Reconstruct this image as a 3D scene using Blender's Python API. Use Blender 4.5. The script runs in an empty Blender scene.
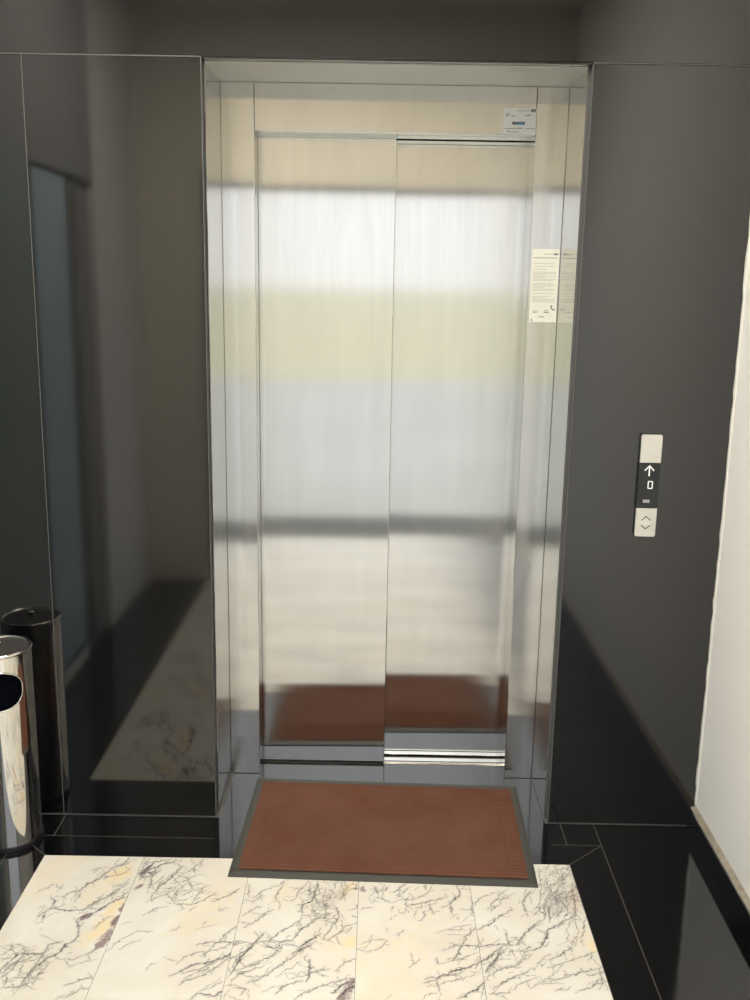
import bpy, bmesh, math, random
import numpy as np
from mathutils import Vector, Matrix

C = bpy.context.scene
PI = math.pi

# ------------------------------------------------------------------ camera
cam_data = bpy.data.cameras.new('camera')
cam_data.sensor_fit = 'VERTICAL'
cam_data.sensor_height = 24.0
cam_data.lens = 972.0 / 1000.0 * 24.0
cam_data.clip_start = 0.02
cam = bpy.data.objects.new('camera', cam_data)
C.collection.objects.link(cam)
r_ = Vector((0.99985, 0.00638, 0.01670)); u_ = Vector((-0.01689, 0.21405, 0.97668))
r_.normalize(); f_ = u_.cross(r_).normalized(); u_ = r_.cross(f_).normalized()
M = Matrix.Identity(4)
for i in range(3):
    M[i][0] = r_[i]; M[i][1] = u_[i]; M[i][2] = -f_[i]
M.translation = Vector((0.0, -2.7438, 1.6224))
cam.matrix_world = M
C.camera = cam

# ------------------------------------------------------------------ view, world, sun, added fill lamp
C.view_settings.view_transform = 'Standard'
C.view_settings.look = 'None'
C.view_settings.gamma = 1.0
C.view_settings.use_curve_mapping = False
C.view_settings.exposure = 0.0

world = bpy.data.worlds.new('overcast_sky'); C.world = world
world.use_nodes = True
wn = world.node_tree.nodes; wl = world.node_tree.links
wn.clear()
wo = wn.new('ShaderNodeOutputWorld'); wb = wn.new('ShaderNodeBackground')
tc = wn.new('ShaderNodeTexCoord'); sx = wn.new('ShaderNodeSeparateXYZ')
cr = wn.new('ShaderNodeValToRGB')
cr.color_ramp.elements[0].position = 0.0; cr.color_ramp.elements[0].color = (0.66, 0.67, 0.68, 1)
cr.color_ramp.elements[1].position = 0.36; cr.color_ramp.elements[1].color = (0.90, 0.95, 1.0, 1)
e = cr.color_ramp.elements.new(0.10); e.color = (0.66, 0.67, 0.68, 1)
wl.new(tc.outputs['Generated'], sx.inputs[0]); wl.new(sx.outputs['Z'], cr.inputs[0])
wl.new(cr.outputs[0], wb.inputs['Color']); wb.inputs['Strength'].default_value = 2.7
wl.new(wb.outputs[0], wo.inputs[0])

sun = bpy.data.lights.new('sun', 'SUN'); sun.energy = 4.6; sun.angle = math.radians(3); sun.color = (1.0, 0.95, 0.86)
sun_o = bpy.data.objects.new('sun', sun); C.collection.objects.link(sun_o)
sun_o.rotation_euler = Vector((-0.10, -0.25, -0.96)).to_track_quat('-Z', 'Y').to_euler()

FILL_LAMP_POWER = 29.0      # emission strength of the added, unseen ceiling fill lamp
# ------------------------------------------------------------------ helpers
def link(o, parent=None):
    C.collection.objects.link(o)
    if parent is not None: o.parent = parent
    return o
def new(name, bm, mat, parent=None, smooth=False, bevel=0.0, seg=2, angle=0.6):
    if bevel > 0:
        bmesh.ops.remove_doubles(bm, verts=bm.verts, dist=1e-6)
        es = [e for e in bm.edges if len(e.link_faces) == 2 and e.calc_face_angle(0) > angle]
        bmesh.ops.bevel(bm, geom=es, offset=bevel, segments=seg, affect='EDGES', profile=0.5, clamp_overlap=True)
    bmesh.ops.recalc_face_normals(bm, faces=bm.faces)
    me = bpy.data.meshes.new(name); bm.to_mesh(me); bm.free()
    if smooth:
        for p in me.polygons: p.use_smooth = True
    for m in (mat if isinstance(mat, (list, tuple)) else [mat]): me.materials.append(m)
    o = bpy.data.objects.new(name, me)
    return link(o, parent)
def box(bm, x0, x1, y0, y1, z0, z1, mi=0):
    vs = [bm.verts.new(p) for p in ((x0,y0,z0),(x1,y0,z0),(x1,y1,z0),(x0,y1,z0),(x0,y0,z1),(x1,y0,z1),(x1,y1,z1),(x0,y1,z1))]
    for q in ((3,2,1,0),(4,5,6,7),(0,1,5,4),(1,2,6,5),(2,3,7,6),(3,0,4,7)):
        f = bm.faces.new([vs[i] for i in q]); f.material_index = mi
    return vs
def boxm(*a):
    bm = bmesh.new(); box(bm, *a); return bm
def prism(bm, pts, z0, z1, mi=0, plane='XY'):
    """extrude a closed outline; plane XY -> along z, plane XZ -> along y"""
    def P(p, h): return (p[0], p[1], h) if plane == 'XY' else (p[0], h, p[1])
    a = [bm.verts.new(P(p, z0)) for p in pts]; b = [bm.verts.new(P(p, z1)) for p in pts]
    n = len(pts)
    fs = [bm.faces.new(a[::-1]), bm.faces.new(b)]
    for i in range(n): fs.append(bm.faces.new((a[i], a[(i+1) % n], b[(i+1) % n], b[i])))
    for f in fs: f.material_index = mi
def prismm(*a, **k):
    bm = bmesh.new(); prism(bm, *a, **k); return bm
def rrect(x0, x1, y0, y1, r, n=5):
    out = []
    for cx, cy, a0 in ((x1-r, y0+r, -PI/2), (x1-r, y1-r, 0), (x0+r, y1-r, PI/2), (x0+r, y0+r, PI)):
        for k in range(n+1):
            a = a0 + PI/2*k/n; out.append((cx+r*math.cos(a), cy+r*math.sin(a)))
    return out
def lathe(prof, seg=96, cx=0, cy=0):
    """prof = [(radius, z)...]; closes on the axis where the radius is 0"""
    bm = bmesh.new(); rings = []
    for r, z in prof:
        if r < 1e-7: rings.append([bm.verts.new((cx, cy, z))])
        else: rings.append([bm.verts.new((cx+r*math.cos(2*PI*k/seg), cy+r*math.sin(2*PI*k/seg), z)) for k in range(seg)])
    for a, b in zip(rings[:-1], rings[1:]):
        for k in range(seg):
            k2 = (k+1) % seg
            if len(a) == 1 and len(b) == 1: continue
            if len(a) == 1: bm.faces.new((a[0], b[k], b[k2]))
            elif len(b) == 1: bm.faces.new((a[k], b[0], a[k2]))
            else: bm.faces.new((a[k], b[k], b[k2], a[k2]))
    return bm
def tube(bm, pts, r, seg=8, closed=False):
    n = len(pts); rings = []
    for i, p in enumerate(pts):
        p = Vector(p)
        a = Vector(pts[(i-1) % n]) if (closed or i > 0) else p
        b = Vector(pts[(i+1) % n]) if (closed or i < n-1) else p
        t = (b-a).normalized(); up = Vector((0,0,1)) if abs(t.z) < 0.9 else Vector((1,0,0))
        s = t.cross(up).normalized(); w = s.cross(t)
        rings.append([bm.verts.new(p + r*(s*math.cos(2*PI*k/seg)+w*math.sin(2*PI*k/seg))) for k in range(seg)])
    m = n if closed else n-1
    for i in range(m):
        A = rings[i]; B = rings[(i+1) % n]
        for k in range(seg): bm.faces.new((A[k], A[(k+1)%seg], B[(k+1)%seg], B[k]))
    if not closed:
        bm.faces.new(rings[0][::-1]); bm.faces.new(rings[-1])
def empty(name, loc=(0,0,0), rz=0):
    o = bpy.data.objects.new(name, None); o.location = loc; o.rotation_euler = (0,0,rz); o.empty_display_size = 0.05
    return link(o)
def tag(o, label, cat, group=None):
    o['label'] = label; o['category'] = cat
    if group: o['group'] = group
    return o
def struct(o):
    o['kind'] = 'structure'; return o

# ------------------------------------------------------------------ materials
def mat(name, col, rough=0.5, metal=0.0, ior=1.5, **k):
    m = bpy.data.materials.new(name); m.use_nodes = True
    b = m.node_tree.nodes['Principled BSDF']
    b.inputs['Base Color'].default_value = (*col, 1); b.inputs['Roughness'].default_value = rough
    b.inputs['Metallic'].default_value = metal; b.inputs['IOR'].default_value = ior
    for n, v in k.items(): b.inputs[n.replace('_', ' ')].default_value = v
    return m
def nodes(m): return m.node_tree.nodes, m.node_tree.links, m.node_tree.nodes['Principled BSDF']
def noise(n, l, scale, detail=3, rough=0.5, stretch=None, src='Position', dist=0.0):
    g = n.new('ShaderNodeNewGeometry') if src == 'Position' else n.new('ShaderNodeTexCoord')
    out = g.outputs['Position'] if src == 'Position' else g.outputs[src]
    t = n.new('ShaderNodeTexNoise'); t.inputs['Scale'].default_value = scale; t.inputs['Detail'].default_value = detail
    t.inputs['Roughness'].default_value = rough; t.inputs['Distortion'].default_value = dist
    if stretch:
        mp = n.new('ShaderNodeMapping'); mp.inputs['Scale'].default_value = stretch
        l.new(out, mp.inputs['Vector']); out = mp.outputs[0]
    l.new(out, t.inputs['Vector'])
    return t.outputs['Fac']
def ramp(n, l, src, stops):
    c = n.new('ShaderNodeValToRGB')
    while len(c.color_ramp.elements) < len(stops): c.color_ramp.elements.new(0.5)
    for el, (p, col) in zip(c.color_ramp.elements, stops): el.position = p; el.color = (*col, 1)
    l.new(src, c.inputs[0]); return c.outputs[0]
def mixc(n, l, fac, a, b, mode='MIX'):
    x = n.new('ShaderNodeMix'); x.data_type = 'RGBA'; x.blend_type = mode
    def put(s, v):
        if isinstance(v, tuple): s.default_value = (*v, 1)
        else: l.new(v, s)
    if isinstance(fac, float): x.inputs[0].default_value = fac
    else: l.new(fac, x.inputs[0])
    put(x.inputs[6], a); put(x.inputs[7], b); return x.outputs[2]
def bump(n, l, b, src, strength, dist):
    q = n.new('ShaderNodeBump'); q.inputs['Strength'].default_value = strength; q.inputs['Distance'].default_value = dist
    l.new(src, q.inputs['Height']); l.new(q.outputs[0], b.inputs['Normal'])

def brushed(name, tangent, rough=0.125, col=(0.56, 0.552, 0.525), aniso=1.0, wave=0.0006):
    m = mat(name, col, rough, 1.0); n, l, b = nodes(m)
    b.inputs['Anisotropic'].default_value = aniso
    v = n.new('ShaderNodeCombineXYZ')
    for i in range(3): v.inputs[i].default_value = tangent[i]
    l.new(v.outputs[0], b.inputs['Tangent'])
    s = noise(n, l, 1.0, 4, 0.6, (90, 90, 1.6))                     # fine vertical grain
    w = noise(n, l, 1.0, 3, 0.55, (14, 14, 2.2), dist=0.6)          # wiped smears
    c1 = ramp(n, l, s, [(0.30, tuple(c*0.98 for c in col)), (0.70, tuple(min(1, c*1.015) for c in col))])
    c2 = ramp(n, l, w, [(0.35, (0.955, 0.955, 0.955)), (0.6, (1, 1, 1))])
    l.new(mixc(n, l, 1.0, c1, c2, 'MULTIPLY'), b.inputs['Base Color'])
    rr = n.new('ShaderNodeMapRange'); rr.inputs['To Min'].default_value = rough*0.94; rr.inputs['To Max'].default_value = rough*1.08
    l.new(w, rr.inputs['Value']); l.new(rr.outputs[0], b.inputs['Roughness'])
    big = noise(n, l, 1.0, 1, 0.4, (3.0, 3.0, 2.0))
    bump(n, l, b, big, 0.35, wave)
    return m
STEEL = brushed('brushed_steel', (1, 0, 0))
STEEL_SOFFIT = mat('satin_steel', (0.57, 0.55, 0.49), 0.42, 1.0)
STEEL_SIDE = brushed('brushed_steel_side', (0, 1, 0), 0.12)
CHROME = mat('polished_steel', (0.66, 0.64, 0.60), 0.06, 1.0)
ALU = mat('sill_aluminium', (0.80, 0.78, 0.73), 0.22, 1.0)
DARKGAP = mat('shaft_dark', (0.02, 0.02, 0.02), 0.8)

GRANITE = mat('black_granite', (0.012, 0.012, 0.013), 0.05, 0, 1.80)
n, l, b = nodes(GRANITE)
sp = noise(n, l, 420.0, 2, 0.6)
l.new(ramp(n, l, sp, [(0.60, (0.0028, 0.0028, 0.0032)), (0.85, (0.014, 0.014, 0.0145))]), b.inputs['Base Color'])
big = noise(n, l, 3.0, 2)
rr = n.new('ShaderNodeMapRange'); rr.inputs['To Min'].default_value = 0.03; rr.inputs['To Max'].default_value = 0.11
l.new(big, rr.inputs['Value']); l.new(rr.outputs[0], b.inputs['Roughness'])
GROUT = mat('pale_grout', (0.10, 0.10, 0.098), 0.8)
GROUT_DARK = mat('floor_grout', (0.11, 0.107, 0.10), 0.8)

PLASTER = mat('white_paint', (0.90, 0.89, 0.86), 0.55)
n, l, b = nodes(PLASTER)
l.new(ramp(n, l, noise(n, l, 1.4, 3), [(0.3, (0.885, 0.875, 0.845)), (0.7, (0.915, 0.905, 0.88))]), b.inputs['Base Color'])
bump(n, l, b, noise(n, l, 60.0, 3), 0.12, 0.002)
CAULK = mat('ragged_caulk', (0.84, 0.82, 0.76), 0.7)
SKIRT_TOP = mat('dusty_mortar', (0.42, 0.37, 0.28), 0.85)
n, l, b = nodes(SKIRT_TOP)
l.new(ramp(n, l, noise(n, l, 40.0, 4), [(0.35, (0.24, 0.21, 0.16)), (0.65, (0.34, 0.30, 0.24))]), b.inputs['Base Color'])
CEIL = mat('ceiling_paint', (0.74, 0.69, 0.61), 0.7)
LINTEL = mat('tan_paint', (0.77, 0.735, 0.635), 0.7)
CONCRETE = mat('pavement_concrete', (0.42, 0.42, 0.41), 0.8)
n, l, b = nodes(CONCRETE)
l.new(ramp(n, l, noise(n, l, 0.6, 4), [(0.3, (0.26, 0.265, 0.26)), (0.7, (0.32, 0.325, 0.32))]), b.inputs['Base Color'])
LAWN = mat('dry_lawn', (0.36, 0.38, 0.24), 0.9)
n, l, b = nodes(LAWN)
l.new(ramp(n, l, noise(n, l, 0.5, 5), [(0.3, (0.28, 0.275, 0.195)), (0.7, (0.37, 0.35, 0.265))]), b.inputs['Base Color'])
BLUEPANE = mat('blue_back_painted_glass', (0.34, 0.45, 0.52), 0.3)
THRESH = mat('threshold_stone', (0.10, 0.10, 0.095), 0.75, 0, 1.3)
FRAME = mat('dark_aluminium', (0.03, 0.03, 0.032), 0.35)
GLASS = mat('window_glass', (0.92, 0.97, 0.98), 0.0, 0, 1.45, Transmission_Weight=1.0)
GREYPAINT = mat('grey_paint', (0.70, 0.69, 0.67), 0.7)
MIDGREY = mat('mid_grey_paint', (0.27, 0.27, 0.265), 0.7)
GREENPANEL = mat('dark_green_panel', (0.24, 0.29, 0.28), 0.6)

# veined marble: the veins, rust patches and mauve clouds are laid per tile in the attribute "veins"
MARBLE = mat('veined_marble', (0.8, 0.74, 0.62), 0.22, 0, 1.5)
n, l, b = nodes(MARBLE)
at = n.new('ShaderNodeAttribute'); at.attribute_name = 'veins'
sc = n.new('ShaderNodeSeparateColor'); l.new(at.outputs['Color'], sc.inputs[0])
base = ramp(n, l, noise(n, l, 5.0, 4, 0.55, None, 'Position', 0.8), [(0.30, (0.68, 0.635, 0.54)), (0.55, (0.725, 0.69, 0.61)), (0.75, (0.77, 0.75, 0.69))])
c = mixc(n, l, sc.outputs['Green'], base, (0.80, 0.65, 0.38))
c = mixc(n, l, sc.outputs['Blue'], c, (0.27, 0.20, 0.20))
c = mixc(n, l, sc.outputs['Red'], c, (0.055, 0.048, 0.056))
l.new(c, b.inputs['Base Color'])

MAT_PILE = mat('brown_ribbed_pile', (0.14, 0.048, 0.022), 0.9)
n, l, b = nodes(MAT_PILE)
fz = noise(n, l, 900.0, 2); bl = noise(n, l, 5.0, 5, 0.65)
c = ramp(n, l, bl, [(0.32, (0.112, 0.036, 0.016)), (0.68, (0.150, 0.062, 0.034))])
c2 = ramp(n, l, fz, [(0.35, (0.80, 0.80, 0.80)), (0.65, (1.1, 1.1, 1.1))])
l.new(mixc(n, l, 1.0, c, c2, 'MULTIPLY'), b.inputs['Base Color'])
bump(n, l, b, fz, 0.6, 0.002)
RUBBER = mat('black_rubber', (0.055, 0.055, 0.047), 0.55)
PLASTIC_BLACK = mat('black_plastic', (0.012, 0.012, 0.013), 0.3)
BLACK_LINER = mat('black_liner', (0.003, 0.003, 0.005), 0.9, 0, 1.05)
LID_DARK = mat('dark_lid', (0.045, 0.042, 0.040), 0.45)
GREY_EDGE = mat('grey_edge', (0.10, 0.10, 0.098), 0.35)
PAPER = mat('warm_paper', (0.67, 0.675, 0.60), 0.6)
PAPER_COOL = mat('white_sticker', (0.74, 0.76, 0.77), 0.45)
INK = mat('grey_ink', (0.10, 0.10, 0.10), 0.7)
INK_FAINT = mat('faint_ink', (0.46, 0.46, 0.41), 0.7)
BLUE_INK = mat('blue_ink', (0.10, 0.27, 0.42), 0.5)
DISPLAY = mat('display_glass', (0.012, 0.015, 0.016), 0.12, 0, 1.5)
LIT = mat('lit_segment', (0.8, 0.8, 0.8), 0.5)
b = LIT.node_tree.nodes['Principled BSDF']; b.inputs['Emission Color'].default_value = (0.86, 0.9, 0.92, 1); b.inputs['Emission Strength'].default_value = 0.12
PLATE = mat('satin_plate', (0.74, 0.72, 0.66), 0.42, 0.85)
MARK_GREY = mat('grey_mark', (0.45, 0.45, 0.44), 0.5)
FILL_DIFFUSER = mat('fill_lamp_diffuser', (0.9, 0.9, 0.9), 0.5)
b = FILL_DIFFUSER.node_tree.nodes['Principled BSDF']; b.inputs['Emission Color'].default_value = (1.0, 0.93, 0.82, 1); b.inputs['Emission Strength'].default_value = FILL_LAMP_POWER
WHITE_METAL = mat('white_metal', (0.8, 0.8, 0.8), 0.4)
VEINS = {
1: """2 -831,-419 -819,-395 -794,-385 -776,-351 -758,-330 -736,-284 -713,-262 -693,-253
1 -794,-385 -787,-410 -794,-440
1 -758,-330 -723,-317 -682,-295
1 -736,-284 -725,-232
2 -710,-270 -699,-227
1.5 -870,-501 -856,-475 -844,-464 -795,-474 -760,-469 -741,-439 -704,-403 -669,-347
1.5 -844,-464 -848,-431 -860,-416
1.5 -856,-475 -852,-522
1 -768,-487 -751,-465 -735,-427 -724,-400
1 -728,-450 -725,-427 -699,-388 -673,-331
2.5 -762,-505 -721,-475 -695,-437 -673,-414 -659,-387
2 -762,-505 -759,-523 -747,-547 -740,-577 -744,-594 -762,-605 -769,-637 -792,-660 -809,-695 -817,-719 -823,-772
1.5 -805,-612 -789,-602 -773,-598
2 -805,-612 -798,-628 -810,-645 -844,-646 -865,-646 -877,-672 -888,-709
1.5 -879,-733 -863,-709 -858,-678 -853,-620
1 -864,-750 -846,-732 -818,-728 -775,-733
1.5 -862,-765 -820,-758 -805,-743
1.5 -890,-703 -876,-697 -862,-678 -852,-646
1.5 -815,-701 -809,-670 -803,-625
1 -770,-660 -727,-662 -699,-642 -673,-622
1 -733,-696 -721,-683 -681,-660
1.5 -719,-755 -695,-740 -667,-721 -654,-730
1.5 -723,-798 -697,-786 -679,-766 -656,-760
1 -779,-306 -770,-277
1 -853,-393 -849,-361
1 -883,-382 -874,-358
1 -844,-556 -842,-550
1 -878,-465 -861,-454
1 -709,-549 -694,-507 -675,-492
1 -688,-589 -672,-555 -656,-477
0.8 -909,-654 -889,-628 -869,-611
0.8 -884,-697 -851,-671 -824,-652
1 -801,-743 -793,-707 -776,-669
0.8 -902,-673 -882,-656
0.7 -895,-637 -903,-631 -922,-617
0.7 -872,-702 -869,-692
1.3 -808,-739 -813,-726
1 -795,-745 -792,-735
1 -868,-648 -886,-634 -898,-618
1 -903,-666 -892,-665 -881,-661
1 -869,-657 -877,-640
1.3 -841,-717 -839,-702 -845,-679
0.7 -852,-663 -850,-651 -845,-633
1.3 -812,-725 -812,-714 -813,-703 -815,-694
1.3 -860,-763 -860,-751 -861,-739 -868,-720
1 -859,-632 -859,-619
0.7 -836,-762 -841,-753 -855,-736 -865,-727
0.7 -872,-653 -873,-643""",
2: """2 -645,-309 -634,-278 -623,-246 -595,-235
2 -650,-299 -617,-298 -596,-256 -563,-239
2 -649,-314 -630,-319 -596,-287
2 -643,-329 -627,-283 -586,-245
2 -587,-377 -576,-347 -558,-322 -543,-280 -534,-264
1 -545,-326 -531,-306 -512,-285
1 -553,-346 -520,-335 -490,-304
1.5 -522,-436 -481,-441 -446,-415 -423,-381
1.5 -422,-424 -391,-399 -361,-365
1 -482,-467 -464,-443
1 -398,-464 -383,-450
1 -518,-403 -493,-383 -445,-353
1 -648,-604 -623,-579 -592,-548
1 -627,-623 -602,-598 -578,-585
1 -511,-546 -491,-533
0.6 -456,-544 -395,-517
2 -480,-715 -453,-696 -432,-672 -392,-664 -354,-639 -335,-623 -304,-598
1.5 -434,-602 -413,-589 -346,-587 -306,-582
1.5 -404,-625 -383,-588 -367,-554 -347,-524
1 -406,-625 -359,-608
1.5 -452,-703 -408,-687 -377,-656
1 -473,-674 -453,-642 -425,-626 -398,-625
1.5 -451,-744 -432,-725 -404,-713 -368,-678 -343,-639
2 -410,-788 -403,-771 -362,-780 -336,-751 -312,-707
1 -404,-767 -376,-752 -350,-730
2 -335,-693 -325,-654 -304,-614
1.5 -341,-722 -322,-677
1 -531,-422 -527,-384 -516,-355
1 -564,-404 -541,-375 -529,-346
1 -596,-488 -574,-460 -555,-446
0.7 -642,-524 -623,-515
0.7 -535,-675 -521,-667
1 -523,-426 -528,-398
0.7 -487,-257 -487,-232 -477,-213
0.7 -569,-335 -560,-313 -555,-298
1.3 -650,-290 -648,-271 -641,-260 -640,-223
1.3 -620,-352 -601,-350 -592,-336 -580,-311
1.3 -474,-416 -469,-388 -460,-362
1.3 -593,-396 -581,-372 -581,-336
0.7 -548,-243 -548,-221
1.3 -488,-371 -498,-350 -515,-321 -527,-311
0.7 -508,-257 -523,-220
0.7 -611,-359 -609,-337 -617,-304
1.3 -545,-407 -553,-393
1 -496,-294 -504,-265
1 -587,-429 -597,-395
0.7 -646,-261 -652,-234 -652,-199
1 -519,-420 -503,-420 -490,-408
1.3 -506,-269 -498,-253 -485,-228
1 -608,-367 -611,-334 -612,-307 -612,-283
1 -571,-389 -556,-380
1 -534,-415 -531,-392 -529,-365
1 -607,-391 -610,-366 -611,-337 -610,-317
0.7 -596,-395 -587,-394 -564,-398 -551,-396""",
3: """1.5 -327,-530 -295,-499 -275,-464 -256,-451
1 -336,-481 -306,-449 -287,-440
1 -317,-405 -296,-371 -257,-344
1.5 -260,-419 -254,-378 -238,-330
1 -209,-418 -193,-367 -173,-324
1 -337,-346 -332,-405
1 -341,-414 -315,-421 -294,-387
2.5 -331,-665 -304,-617 -276,-559
2 -332,-705 -318,-645 -297,-595
1.5 -307,-592 -256,-580 -227,-542 -183,-496 -178,-461
2.5 -183,-461 -183,-433 -159,-416 -146,-340
2 -256,-587 -219,-579 -195,-574 -180,-534 -142,-491
1.5 -274,-595 -235,-608 -219,-579
1 -379,-583 -308,-585
1.5 -373,-619 -339,-596 -308,-585
1.5 -366,-660 -332,-642 -304,-610
1.5 -325,-692 -274,-664 -237,-629 -217,-593 -179,-599 -170,-599
2 -175,-595 -144,-569 -126,-547
2 -191,-627 -169,-606 -147,-591
2 -179,-606 -157,-577 -130,-554
1.5 -328,-731 -314,-705 -255,-670
1.5 -292,-736 -251,-709 -223,-676 -194,-641 -165,-606
1 -310,-704 -277,-713 -242,-703
1.5 -218,-768 -203,-740 -169,-723 -160,-720
2.5 -151,-726 -145,-687 -148,-647
1 -196,-717 -161,-707 -126,-690 -91,-679
1.5 -173,-782 -140,-757 -106,-734 -66,-717 -35,-710
1.5 -323,-753 -290,-752 -300,-774
1.5 -120,-569 -103,-531 -90,-501 -82,-462
1.5 -106,-572 -78,-542 -65,-515 -38,-507
1.5 -81,-685 -55,-651 -28,-637
2.5 -87,-762 -61,-730 -35,-723
2.5 -73,-780 -52,-748 -30,-735
1 -224,-709 -195,-682 -170,-654
1 -333,-756 -337,-787
1 -160,-480 -152,-452 -123,-431
1.3 -133,-323 -116,-312 -98,-311 -89,-320
1.3 -32,-455 -28,-435
1 -134,-483 -119,-481 -109,-487
1 -73,-384 -64,-363 -46,-353 -35,-344
1 -130,-407 -128,-384 -121,-362
1.3 -114,-402 -106,-385
1.3 -41,-444 -33,-427
0.7 -38,-501 -31,-496
0.7 -40,-351 -38,-323 -37,-310 -41,-280
1.3 -167,-388 -166,-355 -171,-323
1.3 -150,-352 -151,-323
1 -124,-319 -125,-302
1 -106,-332 -96,-327
1.3 -96,-383 -103,-374 -107,-356
0.7 -159,-518 -153,-493
1.3 -136,-437 -145,-409 -154,-384 -155,-357
1 -112,-495 -119,-476 -119,-457 -110,-433
1.3 -90,-325 -78,-302
1.3 -85,-481 -86,-454 -92,-440 -99,-430
1.3 -166,-389 -166,-373 -174,-352
0.7 -74,-325 -63,-308
1 -76,-342 -82,-327
0.7 -87,-321 -80,-295
0.7 -115,-503 -104,-501 -90,-494
0.7 -145,-425 -135,-416 -119,-409 -105,-409
1 -139,-421 -152,-397 -156,-365
1.3 -123,-450 -121,-438 -120,-420
1 -147,-478 -136,-460
1.3 -73,-502 -76,-491
1.3 -34,-352 -25,-347 -14,-352 2,-361
1.3 -153,-496 -139,-485 -123,-484 -110,-476
0.7 -118,-521 -114,-509 -108,-501
0.7 -36,-460 -22,-449 -4,-443 3,-432
1 -113,-446 -122,-429 -128,-420 -131,-405
1 -142,-371 -135,-347
1.3 -116,-467 -106,-465
0.7 -146,-325 -130,-315 -115,-320
1 -36,-483 -45,-471
1.3 -126,-319 -112,-303
1.3 -72,-363 -68,-350 -69,-334
1.3 -99,-357 -99,-331
1.3 -78,-399 -75,-387 -75,-369 -76,-349
0.7 -115,-472 -101,-464 -89,-453 -81,-453
0.7 -114,-498 -108,-488 -94,-482
0.7 -146,-469 -147,-450""",
4: """1.5 10,-344 15,-365 41,-360 46,-343
1.5 66,-368 82,-342 98,-328
1.5 90,-457 101,-424 121,-420 141,-411 172,-398 211,-384
2 217,-413 240,-379 246,-362
1 50,-485 70,-465
1.5 123,-487 138,-483 145,-447
1 161,-423 182,-406
1 -26,-588 -3,-573 9,-550
1 -12,-619 21,-600 45,-571 21,-565
1 69,-549 88,-526
0.8 170,-538 220,-511 265,-498
0.8 94,-670 127,-636
1.5 187,-603 210,-584 233,-584 275,-586 303,-575
1.8 233,-584 216,-626 206,-637
1.5 234,-580 251,-543 273,-513 313,-481
1 166,-652 201,-644 229,-633 273,-607
1 168,-651 169,-638
2.2 131,-725 156,-714 170,-698 208,-677 245,-663 275,-642 297,-624
1 146,-734 187,-717 224,-703 261,-689
1 165,-704 197,-691 235,-676
1.5 167,-743 164,-717
2 207,-772 218,-766 256,-740 276,-714 288,-707
1 140,-762 162,-752
1 275,-435 299,-402 324,-377
1 266,-483 315,-458
1 275,-386 270,-467
0.8 5,-415 23,-407
0.8 45,-535 42,-520
0.8 10,-386 56,-414 81,-401
0.8 71,-393 92,-359 113,-341
0.8 213,-473 233,-460
0.8 39,-777 52,-764
1 111,-400 137,-382 169,-356
0.7 172,-329 174,-310
1.3 55,-450 64,-426
1 161,-457 169,-454 183,-445
0.7 -6,-390 1,-383 11,-361
0.7 202,-350 209,-351
0.7 236,-395 230,-375 225,-363
0.7 114,-402 122,-384
1.3 215,-456 216,-431 211,-410
1.3 153,-333 155,-314
0.7 92,-368 98,-346
1.3 245,-385 244,-373 241,-341 235,-319
1.3 170,-456 164,-446 160,-418
1 32,-396 35,-370 35,-339
1.3 151,-351 154,-331
1.3 -23,-450 -15,-440 -4,-436 9,-436
1 95,-428 93,-400 89,-389 70,-378""",
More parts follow.
